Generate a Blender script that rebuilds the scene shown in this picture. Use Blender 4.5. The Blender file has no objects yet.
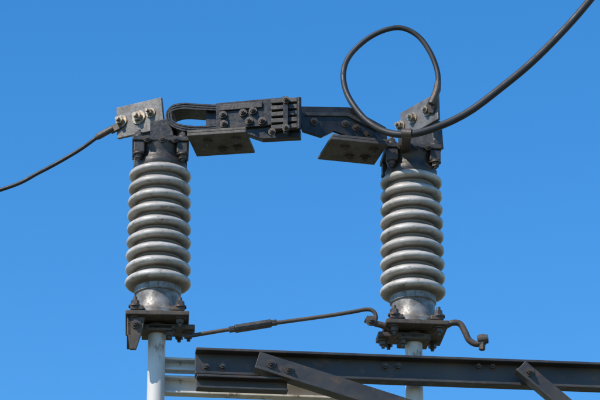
import bpy, bmesh, math, random
from mathutils import Vector, Matrix
random.seed(4)
sc=bpy.context.scene
S=0.003                      # metres per image pixel at camera distance D
PITCH=math.radians(23); D=9.0; H0=5.1
cp,sp=math.cos(PITCH),math.sin(PITCH)
def P(x,y,d=0.0):
    """x,y are image pixels, unprojected through the camera; d = depth (pixel units) of the vertical plane it lies in"""
    yy=d*S; v=(200-y)*S
    z=(v*(1+yy*cp/D)+yy*sp)/(cp-v*sp/D)
    w=D+yy*cp+z*sp
    return Vector(((x-300)*S*w/D,yy,z+H0))
def V(x,y,x0,d0,yaw,off=0):
    return P(x,y,d0+off+(x-x0)*math.tan(math.radians(yaw)))
# ---------------- materials
def mat(name,base,second,scale=30,rough=0.5,metal=0.0,lo=0.45,hi=0.7,bump=0.15,third=None,stretch=(1,1,1),coat=0,groove=None,t3=(0.56,0.68)):
    m=bpy.data.materials.new(name); m.use_nodes=True
    nt=m.node_tree; n=nt.nodes; l=nt.links; b=n['Principled BSDF']
    tc=n.new('ShaderNodeTexCoord'); mp=n.new('ShaderNodeMapping'); mp.inputs['Scale'].default_value=stretch
    l.new(tc.outputs['Object'],mp.inputs[0])
    def noise(s,det=8,r=0.6):
        t=n.new('ShaderNodeTexNoise'); t.inputs['Scale'].default_value=s; t.inputs['Detail'].default_value=det; t.inputs['Roughness'].default_value=r
        l.new(mp.outputs[0],t.inputs['Vector']); return t
    n1=noise(scale); cr=n.new('ShaderNodeValToRGB')
    cr.color_ramp.elements[0].position=lo; cr.color_ramp.elements[1].position=hi
    cr.color_ramp.elements[0].color=(*base,1); cr.color_ramp.elements[1].color=(*second,1)
    l.new(n1.outputs['Fac'],cr.inputs[0]); out=cr.outputs[0]
    def mixin(fac,out,col):
        mx=n.new('ShaderNodeMix'); mx.data_type='RGBA'
        l.new(fac,mx.inputs[0]); l.new(out,mx.inputs[6]); mx.inputs[7].default_value=(*col,1); return mx.outputs[2]
    if third:
        n3=noise(scale*3.1,6,0.7); r3=n.new('ShaderNodeValToRGB'); r3.color_ramp.elements[0].position=t3[0]; r3.color_ramp.elements[1].position=t3[1]
        l.new(n3.outputs['Fac'],r3.inputs[0]); out=mixin(r3.outputs[0],out,third)
    if groove:   # darker brown towards the core of the sheds (radius from the insulator axis)
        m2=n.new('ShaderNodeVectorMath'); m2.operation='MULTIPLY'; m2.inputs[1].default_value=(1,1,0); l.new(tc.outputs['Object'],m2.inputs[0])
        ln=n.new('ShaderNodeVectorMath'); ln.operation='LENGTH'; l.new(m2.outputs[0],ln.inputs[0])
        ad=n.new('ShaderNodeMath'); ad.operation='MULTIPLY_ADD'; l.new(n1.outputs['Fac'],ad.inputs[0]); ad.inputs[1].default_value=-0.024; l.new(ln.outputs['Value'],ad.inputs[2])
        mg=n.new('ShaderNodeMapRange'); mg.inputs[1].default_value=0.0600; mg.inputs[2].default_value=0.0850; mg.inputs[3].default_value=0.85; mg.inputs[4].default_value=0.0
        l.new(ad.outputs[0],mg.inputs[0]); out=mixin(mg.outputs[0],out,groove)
    l.new(out,b.inputs['Base Color'])
    n2=noise(scale*4,5); mr=n.new('ShaderNodeMapRange'); mr.inputs[1].default_value=0.3; mr.inputs[2].default_value=0.7
    mr.inputs[3].default_value=max(0.05,rough-0.12); mr.inputs[4].default_value=min(1,rough+0.15)
    l.new(n2.outputs['Fac'],mr.inputs[0]); l.new(mr.outputs[0],b.inputs['Roughness'])
    b.inputs['Metallic'].default_value=metal
    if coat: b.inputs['Coat Weight'].default_value=coat; b.inputs['Coat Roughness'].default_value=0.25
    bp=n.new('ShaderNodeBump'); bp.inputs['Strength'].default_value=bump; bp.inputs['Distance'].default_value=0.002
    l.new(n2.outputs['Fac'],bp.inputs['Height']); l.new(bp.outputs[0],b.inputs['Normal'])
    return m
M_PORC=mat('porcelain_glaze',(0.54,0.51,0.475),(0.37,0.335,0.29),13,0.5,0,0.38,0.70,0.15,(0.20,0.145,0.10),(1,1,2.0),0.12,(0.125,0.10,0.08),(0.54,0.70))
M_CAST=mat('cast_iron',(0.042,0.040,0.038),(0.085,0.074,0.065),36,0.48,0.3,0.4,0.68,0.5)
M_BLACK=mat('black_copper',(0.016,0.016,0.017),(0.045,0.041,0.038),24,0.40,0.3,0.4,0.70,0.35,(0.075,0.064,0.054),(1,1,1),0,None,(0.58,0.70))
M_GALV=mat('galvanised_steel',(0.20,0.19,0.175),(0.10,0.09,0.08),28,0.5,0.35,0.4,0.68,0.3,(0.11,0.065,0.038))
M_BRKT=mat('weathered_bracket',(0.115,0.103,0.090),(0.050,0.044,0.039),24,0.6,0.25,0.4,0.7,0.35,(0.10,0.058,0.034))
M_BASE=mat('alu_fitting',(0.28,0.27,0.25),(0.14,0.12,0.10),34,0.5,0.35,0.38,0.64,0.3,(0.10,0.065,0.04))
M_BOLT=mat('bolt_zinc',(0.42,0.35,0.26),(0.16,0.11,0.07),120,0.4,0.6,0.45,0.65,0.2)
M_DBOLT=mat('bolt_dark',(0.075,0.067,0.060),(0.12,0.078,0.052),120,0.45,0.45,0.45,0.65,0.3)
M_WHITE=mat('white_paint',(0.64,0.61,0.56),(0.44,0.40,0.35),9,0.5,0,0.48,0.75,0.2,(0.20,0.13,0.085),(1,1,0.35),0,None,(0.57,0.68))
M_BEAM=mat('dark_painted_steel',(0.032,0.032,0.035),(0.075,0.067,0.060),7,0.5,0.2,0.38,0.68,0.4,(0.11,0.066,0.042),(1,1,1.4),0,None,(0.56,0.66))
M_RUST=mat('weathered_base',(0.070,0.056,0.046),(0.13,0.092,0.062),26,0.62,0.15,0.42,0.7,0.5,(0.034,0.029,0.026))
M_CABLE=mat('cable_sheath',(0.016,0.017,0.019),(0.034,0.033,0.034),11,0.55,0,0.4,0.75,0.1)
M_GROUND=mat('dry_grass_ground',(0.08,0.09,0.04),(0.15,0.12,0.075),0.6,0.95,0,0.4,0.65,0.5)
# ---------------- objects
def top(name,loc):
    e=bpy.data.objects.new(name,None); e.location=loc; e.empty_display_size=0.1; sc.collection.objects.link(e); return e
def finish(bm,name,m,parent=None,bevel=0,smooth=False,loc=None):
    bmesh.ops.recalc_face_normals(bm,faces=bm.faces[:])
    o0=Vector(parent.location) if parent else (Vector(loc) if loc else Vector((0,0,0)))
    bmesh.ops.translate(bm,verts=bm.verts[:],vec=-o0)
    me=bpy.data.meshes.new(name); bm.to_mesh(me); bm.free()
    if smooth:
        for p in me.polygons: p.use_smooth=True
        try: me.set_sharp_from_angle(angle=math.radians(38))
        except Exception: pass
    ob=bpy.data.objects.new(name,me); me.materials.append(m); sc.collection.objects.link(ob)
    if parent: ob.parent=parent
    else: ob.location=o0
    if bevel:
        b=ob.modifiers.new('Bevel','BEVEL'); b.width=bevel*S; b.segments=2; b.limit_method='ANGLE'
    return ob
def prism(bm,pts,ext):
    a=[bm.verts.new(p) for p in pts]; b=[bm.verts.new(Vector(p)+ext) for p in pts]
    bm.faces.new(a); bm.faces.new(b[::-1]); k=len(a)
    for i in range(k): bm.faces.new((a[i],a[(i+1)%k],b[(i+1)%k],b[i]))
def frame(yaw):
    r=math.radians(yaw); return Vector((math.cos(r),math.sin(r),0)),Vector((-math.sin(r),math.cos(r),0)),Vector((0,0,1))
def box(bm,c,size,yaw=0,fr=None):
    A,N,U=fr if fr else frame(yaw)
    sx,sy,sz=[q*S/2 for q in size]
    pts=[c+A*(i*sx)+N*(j*sy)-U*sz for i,j in((-1,-1),(1,-1),(1,1),(-1,1))]
    prism(bm,pts,U*(2*sz))
def cyl(bm,c0,c1,r0,r1=None,seg=24,rot=0):
    r1=r0 if r1 is None else r1
    ax=(c1-c0).normalized(); t=ax.orthogonal().normalized(); u=ax.cross(t)
    a=[];b=[]
    for i in range(seg):
        an=2*math.pi*i/seg+rot; q=t*math.cos(an)+u*math.sin(an)
        a.append(bm.verts.new(c0+q*r0*S)); b.append(bm.verts.new(c1+q*r1*S))
    bm.faces.new(a); bm.faces.new(b[::-1])
    for i in range(seg): bm.faces.new((a[i],a[(i+1)%seg],b[(i+1)%seg],b[i]))
def bolt(bm,c,ax,r=4,h=4,stud=3,washer=True):
    ax=ax.normalized()
    if washer: cyl(bm,c-ax*0.5*S,c+ax*1.2*S,r*1.45,seg=20)
    cyl(bm,c+ax*1.2*S,c+ax*(1.2+h)*S,r,r*0.96,seg=6,rot=random.random())
    if stud: cyl(bm,c+ax*(1.2+h)*S,c+ax*(1.2+h+stud)*S,r*0.5,r*0.45,seg=12)
def lathe(bm,c,prof,seg=72):
    rings=[]
    for r,z in prof:
        rings.append([bm.verts.new(c+Vector((r*S*math.cos(2*math.pi*i/seg),r*S*math.sin(2*math.pi*i/seg),z*S))) for i in range(seg)])
    for k in range(len(rings)-1):
        for i in range(seg): bm.faces.new((rings[k][i],rings[k][(i+1)%seg],rings[k+1][(i+1)%seg],rings[k+1][i]))
    bm.faces.new(rings[0]); bm.faces.new(rings[-1][::-1])
def cat(pts,n=14):
    out=[]; q=[pts[0]*2-pts[1]]+pts+[pts[-1]*2-pts[-2]]
    for i in range(1,len(q)-2):
        for k in range(n):
            t=k/n; a,b,c,d=q[i-1],q[i],q[i+1],q[i+2]
            out.append(0.5*((2*b)+(c-a)*t+(2*a-5*b+4*c-d)*t*t+(3*b-a-3*c+d)*t**3))
    out.append(q[-2]); return out
def tube(bm,pts,r,seg=16,smooth=True,n=14):
    c=cat(pts,n) if smooth else pts
    rs=r if isinstance(r,list) else [r]*len(c)
    if isinstance(r,list):
        m=len(r)-1; rs=[]
        for i in range(len(c)):
            f=i/(len(c)-1)*m; k=min(int(f),m-1); rs.append(r[k]+(r[k+1]-r[k])*(f-k))
    t0=(c[1]-c[0]).normalized(); nrm=t0.orthogonal().normalized(); rings=[]
    for i,p in enumerate(c):
        t=(c[min(i+1,len(c)-1)]-c[max(i-1,0)]).normalized()
        nrm=(nrm-t*nrm.dot(t)).normalized(); b=t.cross(nrm)
        rings.append([bm.verts.new(p+(nrm*math.cos(2*math.pi*k/seg)+b*math.sin(2*math.pi*k/seg))*rs[i]*S) for k in range(seg)])
    for i in range(len(rings)-1):
        for k in range(seg): bm.faces.new((rings[i][k],rings[i][(k+1)%seg],rings[i+1][(k+1)%seg],rings[i+1][k]))
    bm.faces.new(rings[0]); bm.faces.new(rings[-1][::-1])
def ribbon(bm,pts,wvec,th):
    c=cat(pts,10)
    ln=wvec.normalized()
    rings=[]
    for i,p in enumerate(c):
        t=(c[min(i+1,len(c)-1)]-c[max(i-1,0)]).normalized(); q=t.cross(ln).normalized()*th*S/2
        rings.append([bm.verts.new(v) for v in(p+q,p-q,p-q+wvec,p+q+wvec)])
    for i in range(len(rings)-1):
        for k in range(4): bm.faces.new((rings[i][k],rings[i][(k+1)%4],rings[i+1][(k+1)%4],rings[i+1][k]))
    bm.faces.new(rings[0]); bm.faces.new(rings[-1][::-1])
UP=Vector((0,0,1))
LOW=11   # extra length of the lower fitting
# ---------------- post insulators
def insulator(cx,ysh0,ysh1,d,yaw_c):
    zt=P(cx,ysh0,d); zb=P(cx,ysh1,d); xm=(zt.x+zb.x)/2
    c=Vector((xm,d*S,zb.z)); Ht=(zt.z-zb.z)/S
    e=top('post_insulator',c)
    n=9; dz=Ht/(n-1)
    prof=[(21,-9),(21.5,-5)]
    for i in range(n):
        z=i*dz; rt=32.8-0.2*i
        prof+=[(23.0,z-3.8),(25.5,z-3.3),(rt-3.2,z-3.2),(rt-1.2,z-2.4),(rt-.2,z-1.0),(rt,z+0.5),(rt-.6,z+2.2),(rt-2.2,z+3.8),(rt-4.8,z+5.2),(25.2,z+7.2),(23.3,z+8.4),(22.7,z+9.2)]
    prof=[p for p in prof if p[1]<Ht+6]+[(22.5,Ht+8),(22.5,Ht+11)]
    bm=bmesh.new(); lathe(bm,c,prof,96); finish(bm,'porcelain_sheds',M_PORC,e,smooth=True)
    A,N,U=frame(yaw_c); c0=c; c=c-U*LOW*S
    bm=bmesh.new(); lathe(bm,c,[(27,-27),(27,-23.5),(24,-22),(22,-18),(21.5,-8),(21.5,-2),(23,-1),(23,LOW-6),(20,LOW-6)],48)
    finish(bm,'lower_fitting',M_BASE,e,smooth=True)
    bm=bmesh.new()
    for i,j in((-1,-1),(1,-1),(1,1),(-1,1)):
        q=c+A*i*20*S+N*j*20*S-U*26*S
        box(bm,q+U*2*S,(13,13,5),yaw_c)
    finish(bm,'flange_lugs',M_RUST,e,bevel=1)
    bm=bmesh.new()
    for i,j in((-1,-1),(1,-1),(1,1),(-1,1)):
        q=c+A*i*22*S+N*j*22*S-U*22*S; bolt(bm,q,U,4.4,5,4)
        bolt(bm,c+A*i*22*S+N*j*22*S-U*33.3*S,-U,4.2,4,3)
    finish(bm,'flange_bolts',M_DBOLT,e)
    bm=bmesh.new(); box(bm,c-U*30.8*S,(62,62,4.6),yaw_c); finish(bm,'base_plate',M_RUST,e,bevel=.8)
    t=c0+U*Ht*S
    bm=bmesh.new(); lathe(bm,t,[(22,5),(25.5,5),(26.3,6.5),(26.3,12),(24.5,14.5),(23.5,18),(24,22),(25.5,26),(25.5,31),(20,31)],48)
    finish(bm,'cap_bell',M_CAST,e,smooth=True)
    bm=bmesh.new(); box(bm,t+U*31.2*S,(57,52,5),yaw_c)
    for i,j in((-1,-1),(1,-1),(1,1),(-1,1)):
        box(bm,t+A*i*21.5*S+N*j*19*S+U*22.7*S,(11,11,12),yaw_c)
    finish(bm,'cap_flange',M_CAST,e,bevel=1)
    bm=bmesh.new()
    for i,j in((-1,-1),(1,-1),(1,1),(-1,1)):
        q=t+A*i*22*S+N*j*20*S
        bolt(bm,q+U*16.5*S,-U,4,4,2); bolt(bm,q+U*34*S,U,4,4,3)
    for i in(-1,0.1,1): bolt(bm,t+A*i*14*S-N*26*S+U*(30)*S,-N,2.6,2,1)
    finish(bm,'cap_bolts',M_DBOLT,e)
    return e,c,t
dR=20
eL,cL,tL=insulator(159,177,284,0,3)
eR,cR,tR=insulator(412,184,293,dR,6)
# ---------------- switch blade assembly
sw=top('disconnector_switch',P(285,115,-20))
YL=-9; YR=18
def L(x,y,off=0): return V(x,y,160,-4,YL,off)
def R(x,y,off=0): return V(x,y,412,dR,YR,off)
AL,NL,_=frame(YL); AR,NR,_=frame(YR)
def bracket(name,x0,y0,x1,fn,off,A,N,yaw,dep):
    p0=fn(x0,y0,off); p1=fn(x1,y0,off); ln=((p1-p0).dot(A))/S
    c=p0+A*ln/2*S+N*dep/2*S
    bm=bmesh.new(); box(bm,c,(ln,dep,3.2),yaw)
    box(bm,p0+A*ln/2*S+N*1.6*S+UP*3.1*S,(ln,3.2,3),yaw)
    finish(bm,name,M_BRKT,sw,bevel=.6)
    bm=bmesh.new()
    for f,g in((0.50,.68),(0.76,.64),(0.3,.3),(0.8,.25)):
        bolt(bm,p0+A*ln*f*S+N*g*dep*S-UP*1.8*S,-UP,3.4,2.4,2)
    finish(bm,name+'_bolts',M_DBOLT,sw)
bracket('arm_bracket_left',187,134.5,246,L,-30,AL,NL,YL,52)
bracket('arm_bracket_right',333,137,389,R,-26,AR,NR,YR-4,52)
def slab(name,fn,pts,off,th,N,m,bev=.7):
    bm=bmesh.new(); prism(bm,[fn(x,y,off) for x,y in pts],N*th*S); return finish(bm,name,m,sw,bevel=bev)
slab('jaw_plate_front',L,[(216,103),(283,97),(284,123),(262,126),(216,129)],-16,4,NL,M_BLACK)
slab('jaw_plate_back',L,[(216,104),(283,99),(284,126),(216,130)],8,4,NL,M_BLACK)
slab('jaw_core',L,[(206,106),(262,103),(262,125),(206,128)],-8,12,NL,M_BLACK)
slab('jaw_lower_bar',L,[(246,127),(290,124),(300,129),(300,137),(262,139),(247,134)],-12,9,NL,M_BLACK)
slab('jaw_cover_strip',L,[(220,104.6),(262,101),(262,107),(220,110.5)],-18.5,2.2,NL,M_CAST,.4)
bm=bmesh.new()
for k,y in enumerate((98,104.5,111,117.5,124)):
    prism(bm,[L(x,yy,-21) for x,yy in((271,y+1),(297,y-1),(299+(k%2)*2,y+3.3),(271,y+5.2))],NL*7*S)
    prism(bm,[L(x,yy,-2) for x,yy in((271,y+1),(297,y-1),(299+(k%2)*2,y+3.3),(271,y+5.2))],NL*7*S)
finish(bm,'contact_fingers',M_CAST,sw,bevel=.5)
slab('finger_clip',L,[(283,96),(288,96),(288,133),(283,133)],-25,4,NL,M_BLACK,.4)
bm=bmesh.new()
for x,y in((223,115),(224,124),(243,113),(253,111),(249,121),(262,121)): bolt(bm,L(x,y,-17),-NL,2.8,3,2)
for x,y in((286,100),(286,128),(272,132)): bolt(bm,L(x,y,-25),-NL,2.6,3,2)
finish(bm,'jaw_bolts',M_DBOLT,sw)
bm=bmesh.new(); cyl(bm,L(299,98,-20),L(299,129,-20),2.4); finish(bm,'contact_pin',M_BLACK,sw,smooth=True)
bm=bmesh.new()
for k in range(3):
    g=k*2.2
    ribbon(bm,[L(x,y,-14) for x,y in((222,105.5+g),(200,104.5+g),(183,103.5+g),(172,106+g),(166.5+g,114),(169+g*.7,123-g*.6),(180,129-g),(198,131-g),(222,129-g))],NL*26*S,1.6)
finish(bm,'flexible_strap',M_BLACK,sw)
slab('strap_clamp',L,[(150,121),(170,118),(174,136),(150,137)],-10,22,NL,M_BLACK)
slab('blade_arm_front',R,[(296,106),(350,107),(386,127),(388,144),(366,142),(334,131),(322,137),(303,131)],-17,4,NR,M_BLACK)
slab('blade_arm_back',R,[(300,107),(350,109),(386,128),(388,142),(345,131),(303,130)],6,4,NR,M_BLACK)
slab('blade_arm_web',R,[(301,108),(350,109),(386,128),(386,131.5),(349,112.5),(301,111)],-13,19,NR,M_BLACK)
slab('blade_arm_rib',R,[(306,112),(349,112.5),(378,128),(377,131),(348,116),(306,115.5)],-19,2,NR,M_CAST,.4)
slab('arm_spacer',R,[(362,120),(376,126),(376,139),(362,135)],-13,19,NR,M_BLACK)
bm=bmesh.new()
for x,y in((314,122),(345,124),(368,134),(356,128)): bolt(bm,R(x,y,-17),-NR,2.8,3,2)
finish(bm,'arm_bolts',M_DBOLT,sw)
YT1=-29; YT2=-48
def T1(x,y,off=0): return V(x,y,140,0,YT1,off)
def T2(x,y,off=0): return V(x,y,418,14,YT2,off)
_,N1,_=frame(YT1); _,N2,_=frame(YT2)
slab('terminal_plate_left',T1,[(116,107.5),(161,97),(164,128),(117,138.5)],0,3.5,N1,M_GALV)
slab('terminal_foot_left',T1,[(134,130),(164,124),(164,138),(134,140)],3.6,18,N1,M_CAST)
slab('terminal_plate_right',T2,[(400,113),(437,92),(438,119),(401,140)],0,3.5,N2,M_GALV)
slab('terminal_foot_right',T2,[(398,133),(432,118),(434,146),(398,146)],3.8,14,N2,M_CAST)
bm=bmesh.new()
for x,y,r in((121.5,121.5,4.6),(139,117.5,5.2),(151,113,3.6)): bolt(bm,T1(x,y,-.3),-N1,r,4.5,4)
for x,y,r in((413,118,4.4),(428,110.5,4.4)): bolt(bm,T2(x,y,-.3),-N2,r,4,3)
bolt(bm,T2(401,126,-.3),-N2,4.2,4,3)
finish(bm,'terminal_bolts',M_BOLT,sw)
# ---------------- cables
e=top('power_cable',P(50,168,15))
bm=bmesh.new(); tube(bm,[P(-260,232,60),P(-120,222,45),P(0,190,30),P(40,172,24),P(76,152,18),P(99,136,14),P(113,128.5,11)],2.0)
finish(bm,'cable',M_CABLE,e,smooth=True)
bm=bmesh.new(); tube(bm,[P(96,138,14.5),P(99,136,14),P(109,130.5,12),P(113,128,11)],[2.6,3.4,3.4,2.8],smooth=False)
a=P(111,129.5,11); b=P(127,120,7); prism(bm,[a+UP*4*S,a-UP*4*S,b-UP*5*S,b+UP*5*S],N1*3*S)
finish(bm,'cable_lug',M_DBOLT,e,bevel=.3)
e=top('power_cable',P(480,105,-45))
cp_=[(760,-190,-90),(650,-75,-60),(590,0,-50),(562,32,-47),(532,62,-45),(502,87,-44),(470,111,-43),(440,126,-42),(412,134,-40),(388,132.5,-34),(367,121,-26),(352,103,-18),(344.5,86,-12),(344,69,-6),(351,54,-2),(367,39,0),(385,30,1),(402,28,2),(418,36,2),(430,52,0),(437,70,-2),(438,84,-5),(434,97,-9)]
bm=bmesh.new(); tube(bm,[P(*q) for q in cp_],[3.8]*8+[3.6,3.4,3.2,3.0,2.9,2.8,2.8,2.7,2.7,2.7,2.7,2.7,2.7,2.7])
finish(bm,'cable',M_CABLE,e,smooth=True)
bm=bmesh.new(); tube(bm,[P(438,82,-5),P(437,90,-7),P(434,98,-9),P(431,104,-10)],[3.2,3.9,3.9,3],smooth=False)
prism(bm,[P(436,98,-12),P(430,97,-8),P(423,112,2),P(433,113,-6)],N2*3*S)
finish(bm,'cable_lug',M_DBOLT,e,bevel=.3)
bm=bmesh.new()
cyl(bm,P(402,133.5,-38),P(412,134,-40),5.2)
prism(bm,[P(402,130,-38),P(411,128,-38),P(411,138,-38),P(402,139,-38)],Vector((0,60*S,0)))
finish(bm,'cable_clamp',M_DBOLT,e,bevel=.4)
# ---------------- support posts
def post(c,name='support_post',r=8.6):
    zt=c.z-33*S
    e=top(name,(c.x,c.y,0))
    bm=bmesh.new(); cyl(bm,Vector((c.x,c.y,0)),Vector((c.x,c.y,zt)),r,seg=40); finish(bm,'pipe',M_WHITE,e,smooth=True)
    bm=bmesh.new(); cyl(bm,Vector((c.x,c.y,zt-9*S)),Vector((c.x,c.y,zt-.5*S)),r+3,seg=40)
    finish(bm,'collar',M_RUST,e,bevel=.6,smooth=True)
    return e
post(cL); post(cR)
def cleat(c,side,yaw,parent):
    A,N,U=frame(yaw); bm=bmesh.new()
    q=c+A*side*21*S-N*26*S-U*33.4*S
    pts=[q-A*8*S,q+A*9*S,q+A*7*S-U*14*S,q+A*1*S-U*34*S,q-A*5*S-U*34*S,q-A*8*S-U*12*S]
    prism(bm,pts,N*4*S); prism(bm,[q-A*8.3*S,q-A*4.5*S,q-A*3.5*S-U*20*S,q-A*8.3*S-U*20*S],N*40*S)
    finish(bm,'cleat',M_RUST,parent,bevel=.6)
    bm=bmesh.new(); bolt(bm,q-U*8*S,-N,3.4,3,2); finish(bm,'cleat_bolt',M_DBOLT,parent)
cleat(cL,-1,3,eL)
def crank(c,side,yaw,parent):
    A,N,U=frame(yaw); bm=bmesh.new()
    q=c+A*side*14*S-U*39*S
    box(bm,q-N*4*S,(46,22,5),yaw); box(bm,c-U*40*S,(30,30,6),yaw)
    finish(bm,'crank_arm',M_RUST,parent,bevel=.8)
    bm=bmesh.new(); bolt(bm,c+A*side*31*S-N*4*S-U*42*S,-U,4,4,3); bolt(bm,c+A*side*12*S-N*10*S-U*42*S,-U,4,4,3); finish(bm,'crank_bolts',M_DBOLT,parent)
crank(cL,1,3,eL); crank(cR,-1,6,eR); 
# ---------------- operating rod
e=top('operating_rod',P(280,325,-6))
bm=bmesh.new(); tube(bm,[P(184,337,-10),P(236,328.5,-8),P(320,317,-3),P(352,312,-1),P(366,309.5,0),P(373,311,0),P(376,317,0),P(374,325,0)],2.0,n=6)
finish(bm,'rod',M_RUST,e,smooth=True)
bm=bmesh.new(); cyl(bm,P(235,329,-8),P(271,323.3,-5),4.4,seg=8); cyl(bm,P(229,329.8,-8),P(235,329,-8),3.2,seg=6);cyl(bm,P(271,323.3,-5),P(277,322.4,-5),3.2,seg=6)
finish(bm,'turnbuckle',M_CAST,e,bevel=.4)
bm=bmesh.new(); tube(bm,[P(366,319,0),P(374,323,0),P(384,326,2),P(396,332,6)],[4,3.2,3.2,3.2],n=6)
bolt(bm,P(371,321,-3),Vector((0,-1,0)),3.6,3,2)
finish(bm,'clevis',M_RUST,e,smooth=False)
# ---------------- release lever
e=top('lever_handle',P(462,330,10))
bm=bmesh.new(); tube(bm,[P(430,332,12),P(442,328,8),P(452,323,6),P(460,324,6),P(465,332,6),P(469,340,6),P(476,344,6),P(485,342,6)],3.1,n=8)
finish(bm,'bent_bar',M_RUST,e,smooth=True)
bm=bmesh.new(); cyl(bm,P(482,335,6),P(482,350,6),3.4,seg=6); cyl(bm,P(477.5,340,6),P(488,339,6),4.6,seg=14)
finish(bm,'end_nut',M_RUST,e,bevel=.3)
# ---------------- beams
YB=6.2; AB,NB,_=frame(YB)
def B(x,y,off=0): return V(x,y,159,0,YB,off)
def channel(name,p0,ln,h,fl,t,yaw,m,face=-1):
    A,N,U=frame(yaw); N=N*face
    e=top(name,p0); bm=bmesh.new()
    pr=[(0,0),(fl,0),(fl,-t),(t,-t),(t,-h+t),(fl,-h+t),(fl,-h),(0,-h)]
    prism(bm,[p0+N*a*S+U*b*S for a,b in pr],A*ln*S); finish(bm,'section',m,e,bevel=.6); return e
def angle(name,p0,p1,w,t,side,m,w2=None,holes=()):
    w2=w2 or w
    A=(p1-p0).normalized(); ln=(p1-p0).length
    N=side-A*side.dot(A); N.normalize(); U=A.cross(N)
    if U.z<0: U=-U
    e=top(name,p0); bm=bmesh.new()
    pr=[(0,0),(w,0),(w,t),(t,t),(t,w2),(0,w2)]
    prism(bm,[p0+N*a*S+U*b*S for a,b in pr],A*ln); finish(bm,'section',m,e,bevel=.5)
    bm=bmesh.new()
    for h in holes: bolt(bm,p0+A*h*S+U*w2*.62*S+N*t*S,N,3.2,3,2)
    finish(bm,'bolts',M_DBOLT,e); return e
channel('steel_channel_beam',B(195,352,-22),700,27,14,2.8,YB,M_BEAM)
angle('angle_brace',B(253,373,-39),B(505,453,-39),17,3,Vector((0,-1,0)),M_BEAM,22,(14,32))
angle('angle_brace',B(514,374,-40),B(640,480,-40),14,3,Vector((0,-1,0)),M_BEAM,17,(10,))
channel('steel_channel_beam',B(196,378,-40),88,14,12,2.4,YB,M_BEAM)
channel('white_cross_beam',B(163,361,14),190,13,12,2.4,YB,M_WHITE)
channel('white_cross_beam',B(163,379,14),190,18,12,2.4,YB,M_WHITE)
e=top('beam_bolts',B(205,366,-30)); bm=bmesh.new()
for x in(206,222,385,398,478,492): bolt(bm,B(x,367,-24.9),-NB,3.2,3,2)
finish(bm,'bolts',M_DBOLT,e)
# ---------------- ground
bm=bmesh.new()
bmesh.ops.create_grid(bm,x_segments=40,y_segments=40,size=1500)
finish(bm,'ground',M_GROUND)
# ---------------- light
SE=math.radians(46); SR=math.radians(228)
w=bpy.data.worlds.new('World'); sc.world=w; w.use_nodes=True; nt=w.node_tree
sky=nt.nodes.new('ShaderNodeTexSky'); sky.sky_type='NISHITA'; sky.sun_disc=False; sky.sun_elevation=SE; sky.sun_rotation=SR
sky.air_density=1.0; sky.dust_density=0.0; sky.ozone_density=4.0
hs=nt.nodes.new('ShaderNodeHueSaturation'); hs.inputs['Saturation'].default_value=1.31; hs.inputs['Value'].default_value=1.5
nt.links.new(sky.outputs[0],hs.inputs['Color'])
nt.links.new(hs.outputs[0],nt.nodes['Background'].inputs[0]); nt.nodes['Background'].inputs[1].default_value=0.135
sd=Vector((math.sin(SR)*math.cos(SE),math.cos(SR)*math.cos(SE),math.sin(SE)))
sl=bpy.data.lights.new('sun','SUN'); sl.energy=4.9; sl.angle=math.radians(.5); sl.color=(1,.92,.81)
so=bpy.data.objects.new('sun',sl); so.rotation_euler=(-sd).to_track_quat('-Z','Y').to_euler(); so.location=sd*30; sc.collection.objects.link(so)
# ---------------- camera
cam=bpy.data.cameras.new('camera'); co=bpy.data.objects.new('camera',cam); sc.collection.objects.link(co)
cam.sensor_width=36; cam.lens=36*D/(600*S); cam.clip_end=5000
co.location=(0,-D*cp,H0-D*sp); co.rotation_euler=(math.pi/2+PITCH,0,0); sc.camera=co
sc.view_settings.view_transform='Standard'; sc.view_settings.look='None'; sc.view_settings.exposure=0
